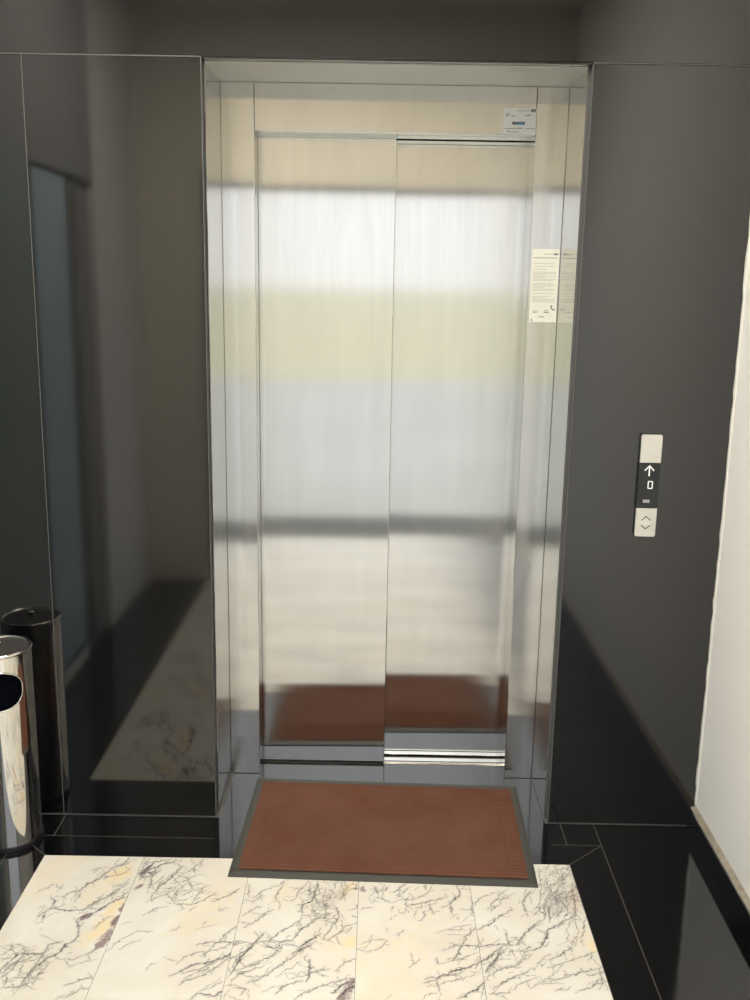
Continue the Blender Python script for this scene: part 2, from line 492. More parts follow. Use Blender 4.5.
5: """1.2 315,-438 335,-398 374,-347
1.5 275,-521 314,-496 344,-462 379,-436 375,-423
1.2 279,-417 304,-381 333,-367
1 320,-442 350,-411 361,-384
1.5 418,-464 413,-404 443,-345
1.5 439,-425 456,-420 450,-442
2 373,-577 397,-534 428,-501 450,-476
1.5 353,-519 350,-559 355,-578 373,-577
1 359,-551 375,-546 377,-566
1.5 251,-607 284,-584 330,-575 360,-582
2 246,-666 278,-644 312,-606 329,-590
2.5 284,-679 302,-650 335,-597
2 290,-665 319,-628 328,-598
1.2 345,-620 352,-601 397,-603
1.2 388,-596 406,-580
2 392,-603 430,-587 455,-540 462,-516 492,-495 547,-452
1.5 282,-697 314,-671 355,-659 377,-637 401,-611
1.5 292,-741 323,-713 340,-699 370,-687 398,-662
1 402,-669 421,-640 451,-609
1.5 447,-632 470,-616 511,-585 502,-578
1.2 438,-661 470,-645 529,-618 569,-595
1.2 429,-710 471,-695 518,-673 561,-657
1.2 490,-742 526,-728 560,-707 592,-692
1 439,-740 464,-730
1.5 239,-749 271,-714
1.5 285,-754 333,-750
1 517,-577 507,-554 510,-507
1.2 538,-565 556,-513 565,-480 589,-429
1 520,-577 540,-514 539,-465
1.2 561,-657 563,-693 549,-734
1 520,-666 535,-686 584,-664
1.2 456,-420 474,-326 482,-240
1.5 473,-483 480,-424 461,-425
1 383,-732 426,-703 461,-667
1 293,-643 330,-664 372,-641
1 339,-740 367,-712 403,-697
1 569,-235 581,-216 589,-207
0.7 482,-330 496,-309 505,-297
0.7 480,-333 487,-317
1.3 508,-422 504,-405 506,-373
1.3 460,-469 464,-441 467,-413 476,-388
1.3 488,-343 501,-323 521,-306
1 508,-276 512,-253
1.3 515,-369 537,-352
1.3 522,-323 532,-311 542,-294 558,-277
1.3 580,-355 597,-324
0.7 515,-393 530,-380 548,-368 564,-368
1 510,-409 509,-398 502,-383
0.7 544,-446 544,-433
0.7 487,-256 501,-237 516,-217 523,-198
1 540,-277 552,-258 567,-237 590,-215
0.7 533,-412 532,-398 544,-366
0.7 573,-329 586,-307 593,-293 610,-273
1.3 552,-418 555,-394 555,-366 551,-355
1.3 502,-454 510,-435 519,-418
1.3 491,-380 502,-363 520,-341
1.3 578,-267 593,-255
0.7 495,-277 512,-270 524,-254 533,-229
1 566,-224 576,-209
0.7 544,-299 547,-276
0.7 546,-386 564,-387 575,-397
0.7 473,-430 474,-413 479,-389 483,-373
1 556,-380 554,-362 559,-332 572,-301
1 513,-268 527,-249 545,-242 564,-240
0.7 481,-329 487,-301
1.3 493,-460 501,-453 511,-439
0.7 486,-354 498,-340 514,-318
1.3 547,-379 559,-348
1 535,-296 549,-268
1 520,-327 528,-300 532,-283
0.7 525,-294 547,-278 562,-269 583,-258
1 477,-394 482,-380 497,-352 501,-322
0.7 553,-280 566,-257 589,-240
1.3 461,-469 472,-438 480,-426 490,-403
0.7 574,-343 582,-325 590,-298
1.3 526,-298 535,-286
0.7 480,-462 492,-444 506,-425
1.3 545,-354 566,-344 576,-343
1 519,-400 516,-367 518,-342 524,-322
0.7 562,-316 572,-290 582,-277 591,-255
0.7 558,-471 553,-455 540,-442
1.3 546,-459 551,-429 553,-411 555,-384
1 495,-297 492,-275
0.7 571,-262 568,-242 568,-210 560,-190
0.7 532,-352 532,-328 524,-307 512,-285
1 540,-476 544,-449 550,-433 555,-404
0.7 492,-338 492,-303
1 543,-317 542,-297 540,-268 542,-251
0.7 535,-307 537,-276
0.7 533,-389 539,-369 538,-336 539,-303
1.3 515,-456 528,-447
1.3 498,-355 521,-337
1 488,-403 498,-379
1.3 529,-435 526,-419 523,-393
1 509,-405 506,-384 511,-354
1 530,-366 545,-356 565,-335 581,-312""",}
BLOTCHES = [(1, -669, -595, 13, 20, 'd'), (1, -663, -561, 12, 19, 'd'), (1, -658, -506, 12, 19, 'd'), (1, -655, -455, 10, 16, 'd'), (1, -750, -501, 6, 10, 'd'), (1, -734, -492, 6, 10, 'd'), (1, -688, -528, 31, 50, 'y'), (1, -705, -576, 19, 30, 'y'), (1, -706, -308, 29, 50, 'y'), (1, -681, -456, 21, 34, 'y'), (1, -899, -298, 63, 112, 'f'), (1, -748, -382, 43, 72, 'f'), (2, -636, -359, 9, 14, 'd'), (2, -644, -299, 8, 14, 'd'), (2, -634, -278, 6, 10, 'd'), (2, -440, -447, 68, 114, 'f'), (3, -40, -346, 8, 14, 'd'), (3, -48, -748, 16, 22, 'd'), (3, -60, -761, 13, 19, 'd'), (3, -124, -415, 30, 50, 'm'), (3, -85, -372, 30, 51, 'm'), (3, -53, -581, 24, 36, 'y'), (3, -95, -590, 33, 51, 'f'), (3, -61, -346, 21, 34, 'y'), (3, -238, -386, 31, 51, 'f'), (3, -169, -606, 11, 17, 'm'), (3, -318, -645, 9, 14, 'm'), (4, -21, -349, 8, 13, 'd'), (4, 44, -721, 134, 209, 'f'), (5, 574, -327, 6, 9, 'd'), (5, 509, -397, 33, 54, 'm'), (5, 543, -387, 33, 54, 'm'), (5, 307, -650, 11, 18, 'm'), (5, 570, -568, 23, 35, 'y'), (5, 543, -553, 25, 40, 'f'), (5, 569, -369, 27, 46, 'f')]

# ------------------------------------------------------------------ dimensions (metres; back wall is y = 0, floor z = 0)
XL, XR = -0.486, 0.548          # edges of the granite round the lift niche
SL, SR = -0.481, 0.539          # steel reveals
YF = 0.283                      # face of the steel frame
ZT = 2.200                      # top of the niche
OL, OR_, OT = -0.383, 0.446, 2.0665   # door opening
ROOM_L, YB, ZC = -1.27, -2.49, 3.0
WA = 0.015                      # the white wall is slightly out of square
WX = 1.001
def wx(y): return WX + WA*y

# ------------------------------------------------------------------ back wall: black granite slabs on a block wall
def gap_panel(x0, x1, z0, z1, g=0.0012):
    return new('granite_panel', boxm(x0+g, x1-g, 0.0, 0.028, z0+g, z1-g), GRANITE, wall_back, bevel=0.0007, seg=1)
bm = bmesh.new()
box(bm, -1.6, XL-0.004, 0.030, 0.60, -0.02, 3.2); box(bm, XR+0.004, 1.35, 0.030, 0.60, -0.02, 3.2); box(bm, XL-0.004, XR+0.004, 0.030, 0.60, ZT+0.012, 3.2)
wall_back = struct(new('wall_back', bm, GROUT_DARK))
gap_panel(-1.6, -0.9596, 0.003, 2.206)
gap_panel(-0.9596, XL, 0.003, 2.206)
gap_panel(XR, 1.03, 0.003, 2.206)
gap_panel(-1.6, 1.35, 2.2075, 3.2)
new('lintel_edge', boxm(XL, XR, 0.004, 0.028, 2.2035, 2.2085), GRANITE, wall_back)
bm = bmesh.new()                # pale joints; the strips on the niche edges stand in for edge highlights
for x0, x1, z0, z1 in ((-1.6, XL, 2.2058, 2.2082), (XR, 1.02, 2.2058, 2.2082), (-0.9606, -0.9586, 0.0, 2.206),
                       (XL-0.0012, XL+0.0006, 0.0, 2.2075), (XR-0.0006, XR+0.0012, 0.0, 2.2075),
                       (-1.6, XL, 0.0, 0.0026), (XR, 1.02, 0.0, 0.0026)):
    box(bm, x0, x1, -0.0004, 0.026, z0, z1)
new('joint', bm, GROUT, wall_back)

# ------------------------------------------------------------------ floor: veined marble field in a black granite border
floor = struct(new('floor', boxm(-1.6, 1.35, YB, 0.60, -0.08, -0.0004), GROUT_DARK))
def granite_tile(pts):
    cx = sum(p[0] for p in pts)/len(pts); cy = sum(p[1] for p in pts)/len(pts)
    q = []
    for i, p in enumerate(pts):                     # draw every side in by the joint
        a = Vector(pts[i-1]); c = Vector(p); d = Vector(pts[(i+1) % len(pts)])
        n1 = Vector((-(c-a).y, (c-a).x)).normalized(); n2 = Vector((-(d-c).y, (d-c).x)).normalized()
        k = 0.0010/max(0.3, 1+n1.dot(n2))
        q.append((c.x+(n1.x+n2.x)*k, c.y+(n1.y+n2.y)*k))
    return new('granite_tile', prismm(q, -0.02, 0.0), GRANITE, floor)
ML, MR, MY, MB = -0.9446, 0.5734, -0.2211, -2.49
Y1 = -0.1182
NL, NR = -0.470, 0.537
def rect(x0, x1, y0, y1): return [(x0,y0),(x1,y0),(x1,y1),(x0,y1)]
granite_tile(rect(NL-0.0020, NR+0.0020, MY, 0.366))                               # slab running into the niche
granite_tile(rect(-0.953, NL, Y1, 0.0)); granite_tile(rect(-1.30, -0.953, Y1, 0.0))
granite_tile(rect(NR, 0.5858, Y1, 0.0)); granite_tile(rect(0.5858, 0.6885, Y1, 0.0)); granite_tile([(0.6845, -1.3), (1.02, -1.3), (1.02, 0.0), (0.6885, 0.0)])
granite_tile([(ML, MY), (NL, MY), (NL, Y1), (-1.056, Y1)])
granite_tile([(NR, MY), (MR, MY), (0.6881, Y1), (NR, Y1)])
granite_tile([(MR, MY), (MR, -1.3), (0.6845, -1.3), (0.6881, Y1)]); granite_tile(rect(MR, 0.6845, -2.49, -1.3))
granite_tile(rect(0.6845, 1.02, -2.49, -1.3))
granite_tile([(ML, MY), (-1.056, Y1), (-1.056, -1.3), (ML, -1.3)]); granite_tile(rect(-1.056, ML, -2.49, -1.3))
granite_tile(rect(-1.30, -1.056, -1.3, Y1)); granite_tile(rect(-1.30, -1.056, -2.49, -1.3))

rng = np.random.default_rng(11)
def jag(pts, amp, step=6.0):
    out = [np.array(pts[0], float)]
    for a, b in zip(pts[:-1], pts[1:]):
        a = np.array(a, float); b = np.array(b, float); L = np.hypot(*(b-a)); n = max(1, int(L/step))
        t = (b-a)/max(L, 1e-6); nn = np.array([-t[1], t[0]])
        for k in range(1, n+1):
            out.append(a+(b-a)*k/n + (nn*rng.normal(0, amp) if k < n else 0))
    return np.array(out)
def soft(shape, cell, seed):
    g = np.random.default_rng(seed); h, w = shape[0]//cell+3, shape[1]//cell+3
    a = g.normal(0, 1, (h, w)); yy = np.arange(shape[0])/cell; xx = np.arange(shape[1])/cell
    i = yy.astype(int); j = xx.astype(int); fy = (yy-i)[:,None]; fx = (xx-j)[None,:]
    fy = fy*fy*(3-2*fy); fx = fx*fx*(3-2*fx)
    A = a[i][:,j]; B = a[i][:,j+1]; D = a[i+1][:,j]; E = a[i+1][:,j+1]
    return (A*(1-fx)+B*fx)*(1-fy)+(D*(1-fx)+E*fx)*fy
def offshoots(c):
    out = []
    for ln in VEINS[c].split('\n'):
        a = ln.split()
        if not a: continue
        w = float(a[0]); P = [tuple(map(float, t.split(','))) for t in a[1:]]; out.append((w, P))
        for p, q in zip(P[:-1], P[1:]):
            L = math.hypot(q[0]-p[0], q[1]-p[1]); an = math.atan2(q[1]-p[1], q[0]-p[0])
            for k in range(int(L*0.035*w+rng.random())):
                t = rng.random(); s = p[0]+(q[0]-p[0])*t, p[1]+(q[1]-p[1])*t
                if rng.random() < 0.4: s = s[0]+rng.normal(0, 9), s[1]+rng.normal(0, 9)
                aa = an+rng.normal(0, 0.55)+(PI if rng.random() < 0.5 else 0); pts = [s]
                for m in range(rng.integers(1, 4)):
                    l = rng.uniform(6, 22); aa += rng.normal(0, 0.35); s = s[0]+l*math.cos(aa), s[1]+l*math.sin(aa); pts.append(s)
                out.append((rng.choice([0.5, 0.7, 0.9]), pts))
    return out
def marble_mesh(c, x0, x1, y0, y1, res=2.4):
    nx = int((x1-x0)*1000/res)+1; ny = int((y1-y0)*1000/res)+1
    xs = np.linspace(x0, x1, nx); ys = np.linspace(y0, y1, ny)
    X, Y = np.meshgrid(xs*1000, ys*1000)
    red = np.zeros_like(X); gr = np.zeros_like(X); bl = np.zeros_like(X)
    warp1 = soft(X.shape, 9, c); warp2 = soft(X.shape, 4, c+20); warp3 = soft(X.shape, 3, c+40); warp4 = soft(X.shape, 3, c+60)
    for w, pts in offshoots(c):
        P = jag(pts, 1.3, 4.5)
        m0 = (slice(max(0, int((P[:,1].min()-20-y0*1000)/res)), max(0, int((P[:,1].max()+20-y0*1000)/res)+1)),
              slice(max(0, int((P[:,0].min()-20-x0*1000)/res)), max(0, int((P[:,0].max()+20-x0*1000)/res)+1)))
        xx = X[m0]+1.6*warp3[m0]; yy = Y[m0]+1.6*warp4[m0]
        if xx.size == 0: continue
        D = np.full(xx.shape, 1e9); S = np.zeros(xx.shape)
        n = len(P)-1
        for i in range(n):
            p = P[i]; d = P[i+1]-p; L2 = max(d@d, 1e-6)
            t = np.clip(((xx-p[0])*d[0]+(yy-p[1])*d[1])/L2, 0, 1)
            q = np.hypot(xx-p[0]-t*d[0], yy-p[1]-t*d[1])
            s = 0.55+0.45*math.sin(PI*min(1, max(0, (i+0.6)/(n+0.2))))
            k = s*(0.75+0.35*rng.random())
            up = q < D; S = np.where(up, k, S); D = np.minimum(D, q)
        v = np.clip(1.25-D/(0.95*w+0.55), 0, 1)*S*min(1.0, 0.50+0.27*w)
        red[m0] = np.maximum(red[m0], v)
        bl[m0] = np.maximum(bl[m0], 0.16*np.exp(-(D/7.0)**2)*S*min(1, w/2))
    for cc, bx, by, rx, ry, k in BLOTCHES:
        if cc != c: continue
        q = np.hypot((X-bx)/rx*1.15-(Y-by)/ry*0.5, (Y-by)/ry*0.9) + 0.34*warp1 + 0.28*warp2 + rng.normal(0, 0.10, X.shape)
        g = np.clip(1.35-q, 0, 1)
        if k == 'd': bl = np.maximum(bl, np.clip(g*1.5, 0, 0.92))
        if k == 'm': bl = np.maximum(bl, g*0.34)
        if k == 'y': gr = np.maximum(gr, g*0.75)
        if k == 'f': gr = np.maximum(gr, g*0.30)
    verts = np.column_stack([X.ravel()/1000, Y.ravel()/1000, np.zeros(X.size)])
    i = np.arange(nx*ny).reshape(ny, nx)
    quads = np.stack([i[:-1,:-1], i[:-1,1:], i[1:,1:], i[1:,:-1]], -1).reshape(-1, 4)
    col = np.column_stack([red.ravel(), gr.ravel(), bl.ravel(), np.ones(X.size)])
    # skirt of the tile
    b0 = len(verts)
    ring = np.concatenate([i[0,:-1], i[:-1,-1], i[-1,:0:-1], i[:0:-1,0]])
    low = verts[ring].copy(); low[:,2] = -0.02
    verts = np.vstack([verts, low]); col = np.vstack([col, col[ring]])
    k = len(ring); a = np.arange(k); a2 = (a+1) % k
    quads = np.vstack([quads, np.stack([ring[a2], ring[a], b0+a, b0+a2], -1)])
    me = bpy.data.meshes.new('marble_tile')
    me.from_pydata(verts.tolist(), [], quads.tolist()); me.update()
    at = me.color_attributes.new('veins', 'FLOAT_COLOR', 'POINT')
    at.data.foreach_set('color', col.astype(np.float32).ravel())
    me.materials.append(MARBLE)
    return me
MX = [ML, -0.6570, -0.3442, -0.0335, 0.2757, MR]
TL = 0.625
for c in range(5):
    me = marble_mesh(c+1, MX[c]+0.0006, MX[c+1]-0.0006, MY-TL+0.0006, MY-0.0004)
    o = link(bpy.data.objects.new('marble_tile', me), floor)
    for k in range(1, 4):
        d = o.copy(); C.collection.objects.link(d); d.parent = floor
        d.location = (0, -TL*k, 0)

# ------------------------------------------------------------------ white wall on the right and its black skirting
bm = bmesh.new()
prism(bm, [(WX, 0.028), (1.35, 0.028), (1.35, YB), (wx(YB), YB)], 0.0, 3.0)
wall_right = struct(new('wall_right', bm, PLASTER))
bm = bmesh.new()                # ragged bead of filler down the corner
random.seed(3)
z = 0.075; prev = None
zs = []
while z < 2.95: zs.append(z); z += random.uniform(0.012, 0.05)
ring = []
for z in zs:
    w = 0.004+random.random()*0.004
    ring.append([bm.verts.new(p) for p in ((WX-w, -0.001, z), (WX+0.002, -0.001, z), (wx(-0.011), -0.011-random.random()*0.003, z), (WX-0.002, -0.0065, z))])
for a, c in zip(ring[:-1], ring[1:]):
    for k in range(4): bm.faces.new((a[k], a[(k+1)%4], c[(k+1)%4], c[k]))
new('corner_filler', bm, CAULK, wall_right, smooth=True)
def skirt(y0, y1, t=0.0215, h=0.064):
    return [(wx(y0)-t, y0), (wx(y0)+0.001, y0), (wx(y1)+0.001, y1), (wx(y1)-t, y1)], h
bm = bmesh.new()
for y0, y1 in ((-0.494, -0.001), (-1.3, -0.496), (YB, -1.302)):
    p, h = skirt(y0, y1); prism(bm, p, 0.0, h)
baseboard_right = struct(new('baseboard_right', bm, GRANITE, bevel=0.001, seg=1))
bm = bmesh.new()
ys = np.linspace(YB, -0.002, 90)
rr_ = []
for y in ys:
    t = 0.0165+random.uniform(-0.001, 0.001); h = 0.0680+random.uniform(-0.001, 0.001)
    rr_.append([bm.verts.new(p) for p in ((wx(y)-t, y, 0.0642), (wx(y)-t+0.002, y, h-0.002), (wx(y)-0.006, y, h+0.002), (wx(y)+0.001, y, h+0.006), (wx(y)+0.001, y, 0.0642))])
for a, c in zip(rr_[:-1], rr_[1:]):
    for k in range(5): bm.faces.new((a[k], a[(k+1)%5], c[(k+1)%5], c[k]))
o = new('mortar_top', bm, SKIRT_TOP, baseboard_right)

# ------------------------------------------------------------------ left side of the lobby, ceiling and street front (seen as reflections)
GY0, GY1 = -0.90, -1.33         # left window
bm = bmesh.new()
box(bm, ROOM_L-0.12, ROOM_L, YB, -1.70, 0, ZC); box(bm, ROOM_L-0.12, ROOM_L, GY1, 0.0, 0, 0.06)

wall_left = struct(new('wall_left', bm, GREYPAINT))
new('wall_panel', boxm(ROOM_L-0.12, ROOM_L, GY0, 0.0, 0.06, 2.05), GREENPANEL, wall_left)
new('wall_panel', boxm(ROOM_L-0.12, ROOM_L, -1.70, 0.0, 2.05, ZC), MIDGREY, wall_left)
bm = bmesh.new(); box(bm, ROOM_L-0.03, ROOM_L-0.001, GY1+0.02, GY0-0.02, 0.08, 2.03)
window_1 = struct(new('window_1', bm, BLUEPANE))
bm = bmesh.new()
box(bm, ROOM_L-0.03, ROOM_L+0.002, GY0-0.02, GY0, 0.06, 2.05); box(bm, ROOM_L-0.03, ROOM_L+0.002, GY1, GY1+0.02, 0.06, 2.05)
box(bm, ROOM_L-0.03, ROOM_L+0.002, GY1+0.02, GY0-0.02, 2.03, 2.05); box(bm, ROOM_L-0.03, ROOM_L+0.002, GY1+0.02, GY0-0.02, 0.06, 0.08)
new('window_frame', bm, FRAME, window_1)
bm = bmesh.new(); box(bm, ROOM_L-0.08, ROOM_L-0.03, -1.70, GY1-0.002, 0.0, 2.05)
door_1 = struct(new('door_1', bm, mat('grey_door', (0.26, 0.26, 0.25), 0.5)))
bm = bmesh.new()
for y in (-1.50, -1.46): box(bm, ROOM_L-0.03, ROOM_L-0.018, y-0.006, y+0.006, 0.02, 2.0)
new('edge_trim', bm, CHROME, door_1)
ceiling = struct(new('ceiling', boxm(-1.6, 1.35, YB, 0.60, ZC, ZC+0.2), CEIL))
EX0, EX1, EZ = -0.94, 0.90, 2.20
bm = bmesh.new()
box(bm, -1.6, 1.35, YB-0.11, YB, EZ, 3.05); box(bm, -1.6, EX0, YB-0.11, YB, 0, EZ); box(bm, EX1, 1.35, YB-0.11, YB, 0, EZ)
wall_front = struct(new('wall_front', bm, LINTEL))
bm = bmesh.new()
box(bm, EX0, EX0+0.05, YB-0.10, YB-0.05, 0, EZ); box(bm, EX1-0.05, EX1, YB-0.10, YB-0.05, 0, EZ); box(bm, EX0+0.05, EX1-0.05, YB-0.10, YB-0.05, EZ-0.03, EZ)
door_2 = struct(new('door_2', bm, FRAME))
pavement = struct(new('trim_1', boxm(-30, 30, -14.0, -3.33, -0.12, -0.02), CONCRETE))
threshold = struct(new('trim_4', boxm(-1.6, 1.35, -3.33, MB-0.001, -0.10, -0.004), THRESH, bevel=0.002))
lawn = struct(new('trim_2', boxm(-300, 300, -600, -14.0, -0.14, -0.03), LAWN))
shaft = struct(new('trim_3', boxm(-0.6, 0.7, 0.58, 0.62, -0.05, 2.6), DARKGAP))

lamp = tag(empty('added_fill_lamp', (-0.4, -1.0, ZC)), 'added square fill lamp on the unseen ceiling, lighting the marble floor', 'lamp')  # invented light source, added to brighten the marble and the white wall
bm = bmesh.new()
for x0, x1, y0, y1 in ((-.46, .46, -.46, -.43), (-.46, .46, .43, .46), (-.46, -.43, -.43, .43), (.43, .46, -.43, .43)): box(bm, x0, x1, y0, y1, -0.05, 0)
new('fill_lamp_frame', bm, WHITE_METAL, lamp, bevel=0.002)
new('fill_lamp_diffuser', boxm(-.43, .43, -.43, .43, -0.04, -0.002), FILL_DIFFUSER, lamp)

# ------------------------------------------------------------------ the lift entrance
lift = tag(empty('elevator_entrance', (0.03, YF, 0)), 'brushed stainless steel elevator entrance with two closed sliding door panels', 'elevator')
def part(name, bm, m, **k):
    o = new(name, bm, m, None, **k)
    o.parent = lift; o.matrix_parent_inverse = Matrix.Translation((-0.03, -YF, 0)); return o
part('reveal', boxm(SL-0.003, SL, 0.030, YF+0.03, 0.001, ZT), STEEL_SIDE)
part('reveal', boxm(SR, SR+0.003, 0.030, YF+0.03, 0.001, ZT), STEEL_SIDE)
part('soffit', boxm(SL, SR, 0.030, YF+0.03, ZT, ZT+0.003), STEEL_SOFFIT)
part('reveal_lip', boxm(SR, XR-0.0005, 0.0285, 0.0298, 0.001, ZT+0.003), GREY_EDGE)
part('jamb', boxm(SL, OL, YF, YF+0.075, 0.001, ZT), STEEL, bevel=0.0015)
part('jamb', boxm(OR_, SR, YF, YF+0.075, 0.001, ZT), STEEL, bevel=0.0015)
part('header', boxm(OL+0.0008, OR_-0.0008, YF, YF+0.045, OT, ZT), STEEL, bevel=0.0015)
part('jamb_return', boxm(OR_, OR_+0.02, YF+0.074, 0.4225, 0.004, OT+0.03), STEEL_SIDE)
part('header_return', boxm(OL-0.02, 0.0385, YF+0.055, 0.3645, OT+0.0005, 2.10), STEEL)
part('header_return', boxm(0.0395, OR_+0.02, YF+0.055, 0.405, OT+0.001, 2.10), STEEL)
def door_panel(x0, x1, y, z0):
    return part('door_panel', boxm(x0, x1, y, y+0.034, z0, 2.085), STEEL, bevel=0.002)
door_panel(-0.43, 0.0385, 0.368, 0.008)
door_panel(0.012, 0.50, 0.424, 0.008)
bm = bmesh.new()                # grooved sill: section swept along x
prof = [(0.367, -0.02), (0.367, 0.001), (0.376, 0.003), (0.380, 0.003), (0.380, -0.006), (0.388, -0.006), (0.388, 0.003), (0.412, 0.003),
        (0.412, -0.006), (0.419, -0.006), (0.419, 0.003), (0.470, 0.003), (0.470, -0.02)]
a = [bm.verts.new((-0.47, y, z)) for y, z in prof]; c = [bm.verts.new((0.52, y, z)) for y, z in prof]
for i in range(len(prof)):
    k = (i+1) % len(prof); bm.faces.new((a[i], a[k], c[k], c[i]))
bm.faces.new(a[::-1]); bm.faces.new(c)
part('door_sill', bm, ALU)

# sealant line where the frame meets the floor
bm = bmesh.new()
box(bm, SL, OL, YF-0.0012, YF, 0.0002, 0.0012); box(bm, SL, SL+0.0010, 0.03, YF-0.0010, 0.0002, 0.0012)
part('sealant', bm, GROUT)
bm = bmesh.new()
box(bm, OR_, SR, YF-0.0012, YF, 0.0002, 0.0012); box(bm, SR-0.0010, SR, 0.03, YF-0.0010, 0.0002, 0.0012)
part('sealant', bm, GROUT)

# ------------------------------------------------------------------ notice on the right jamb and sticker on the header
T = 0.0006
def strokes(bm, rows, y, mi=0):
    for x0, x1, z, h in rows: box(bm, x0, x1, y-0.0003, y+0.0001, z-h/2, z+h/2, mi)
notice = tag(new('notice_sheet', boxm(0.4535, 0.5355, YF-T, YF-0.00005, 1.5255, 1.7425), PAPER), 'tall cream printed instruction notice stuck on the right steel door jamb', 'notice')
random.seed(9)
rows = []
nx0, nx1 = 0.459, 0.530
z = 1.700
k = 0
faint = []
while z > 1.580:
    wdt = random.choice([1.0, 1.0, 0.85, 0.9, 0.55, 1.0])
    x = nx0
    while x < nx0+(nx1-nx0)*wdt:
        e = min(x+random.uniform(0.004, 0.012), nx0+(nx1-nx0)*wdt)
        faint.append((x, e, z, 0.0022)); x = e+0.0015
    z -= 0.0042 if random.random() < 0.75 else 0.0085
bm = bmesh.new(); strokes(bm, faint, YF-T); new('printed_text', bm, INK_FAINT, notice)
bm = bmesh.new()
strokes(bm, [(0.459, 0.531, 1.7165, 0.0016), (0.488, 0.516, 1.7275, 0.0011)], YF-T)
new('printed_heading', bm, INK, notice)
bm = bmesh.new()
strokes(bm, [(0.497, 0.512, 1.5555, 0.0030), (0.499, 0.509, 1.5610, 0.0016), (0.463, 0.480, 1.5590, 0.0016), (0.463, 0.476, 1.5545, 0.0016), (0.481, 0.4885, 1.5415, 0.0022), (0.490, 0.498, 1.5415, 0.0026)], YF-T)
prism(bm, [(0.458, 1.5295), (0.464, 1.5295), (0.4605, 1.5365)], YF-T-0.0003, YF-T+0.0001, plane='XZ')
new('printed_footer', bm, INK, notice)
bm = bmesh.new()
for q in range(4): box(bm, 0.5185+q*0.0032, 0.5185+q*0.0032+0.0027, YF-T-0.0003, YF-T+0.0001, 1.7248, 1.7302)
new('printed_logo', bm, INK, notice)
bm = bmesh.new()                # telephone handset symbol
hs = []
for k in range(13):
    a = PI*0.88+PI*0.66*k/12; hs.append((0.5285+0.0115*math.cos(a), 1.5725+0.0115*math.sin(a)))
inner = []
for k in range(13):
    a = PI*0.88+PI*0.66*(12-k)/12; rr2 = 0.0085 if 2 < k < 10 else 0.0065
    inner.append((0.5285+rr2*math.cos(a), 1.5725+rr2*math.sin(a)))
prism(bm, hs+inner, YF-T-0.0003, YF-T+0.0001, plane='XZ')
new('telephone_symbol', bm, INK, notice)

sticker = tag(new('sticker', boxm(0.3485, 0.4452, YF-T, YF-0.00005, 2.0672, 2.1395), PAPER_COOL), 'small white sticker with a blue bar on the steel header above the doors', 'sticker')
bm = bmesh.new()
sx0 = 0.3485; sw = 0.0967; sz1 = 2.1395; sh = 0.0723
def S(u0, u1, v, h): return (sx0+u0*sw, sx0+u1*sw, sz1-v*sh, h)
strokes(bm, [S(.08,.20,.22,.003), S(.05,.16,.29,.0024), S(.24,.36,.30,.0024), S(.66,.80,.27,.0024), S(.76,.84,.24,.0024), S(.42,.80,.09,.0018)], YF-T)
new('printed_heading', bm, mat('mid_ink', (0.30, 0.31, 0.31), 0.6), sticker)
bm = bmesh.new(); strokes(bm, [S(.14,.22,.885,.004), S(.05,.38,.78,.0022), S(.40,.60,.76,.0026), S(.70,.97,.77,.0022), S(.24,.50,.90,.0022)], YF-T)
new('printed_text', bm, mat('mid_ink', (0.30, 0.31, 0.31), 0.6), sticker)
bm = bmesh.new()
for q in range(4): box(bm, sx0+sw*(0.83+q*0.038), sx0+sw*(0.83+q*0.038+0.033), YF-T-0.0003, YF-T+0.0001, sz1-0.125*sh, sz1-0.02*sh)
new('printed_logo', bm, INK, sticker)
bm = bmesh.new()
strokes(bm, [S(.28,.34,.565,.0085), S(.62,.66,.565,.0085), S(.34,.62,.565,.0075)], YF-T)
new('dark_bar', bm, INK, sticker)
bm = bmesh.new(); strokes(bm, [S(.47,.615,.565,.0090), S(.34,.47,.54,.0022)], YF-T-0.0003); new('blue_bar', bm, BLUE_INK, sticker)

# ------------------------------------------------------------------ call panel on the right granite slab
PX, PY0 = 0.7742, -0.0145
panel = tag(empty('call_panel', (PX, 0, 1.077)), 'slim call panel with lit up arrow and zero digit on the right granite wall', 'call panel')
def pp(name, bm, m, up=None, **k):
    o = new(name, bm, m, None, **k); o.parent = up or panel
    if up is None: o.matrix_parent_inverse = Matrix.Translation((-PX, 0, -1.077)); return o
W2 = 0.0298
pp('backplate', prismm(rrect(PX-W2, PX+W2, 0.9298, 1.2275, 0.005), -0.009, -0.0002, plane='XZ'), PLASTIC_BLACK)
def plate(z0, z1, r0, r1):
    pts = []
    for cx, cz, a0, r in ((PX+W2-r0, z0+r0, -PI/2, r0), (PX+W2-r1, z1-r1, 0, r1), (PX-W2+r1, z1-r1, PI/2, r1), (PX-W2+r0, z0+r0, PI, r0)):
        for k in range(6):
            a = a0+PI/2*k/5; pts.append((cx+r*math.cos(a), cz+r*math.sin(a)))
    return prismm(pts, PY0, -0.008, plane='XZ')
pp('upper_plate', plate(1.1465, 1.2272, 0.0008, 0.0055), PLATE, bevel=0.0008)
low = pp('lower_plate', plate(0.9300, 1.0137, 0.0055, 0.0008), PLATE, bevel=0.0008)
disp = pp('display', plate(1.0147, 1.1455, 0.0006, 0.0006), DISPLAY)
def poly_strokes(bm, segs, w, y0, y1):
    for (a, c) in segs:
        a = Vector(a); c = Vector(c); t = (c-a).normalized(); nn = Vector((-t.y, t.x))*w/2; a2 = a-t*w*0.3; c2 = c+t*w*0.3
        prism(bm, [tuple(a2-nn), tuple(c2-nn), tuple(c2+nn), tuple(a2+nn)], y0, y1, plane='XZ')
bm = bmesh.new()
ax, az = PX-0.001, 1.1245
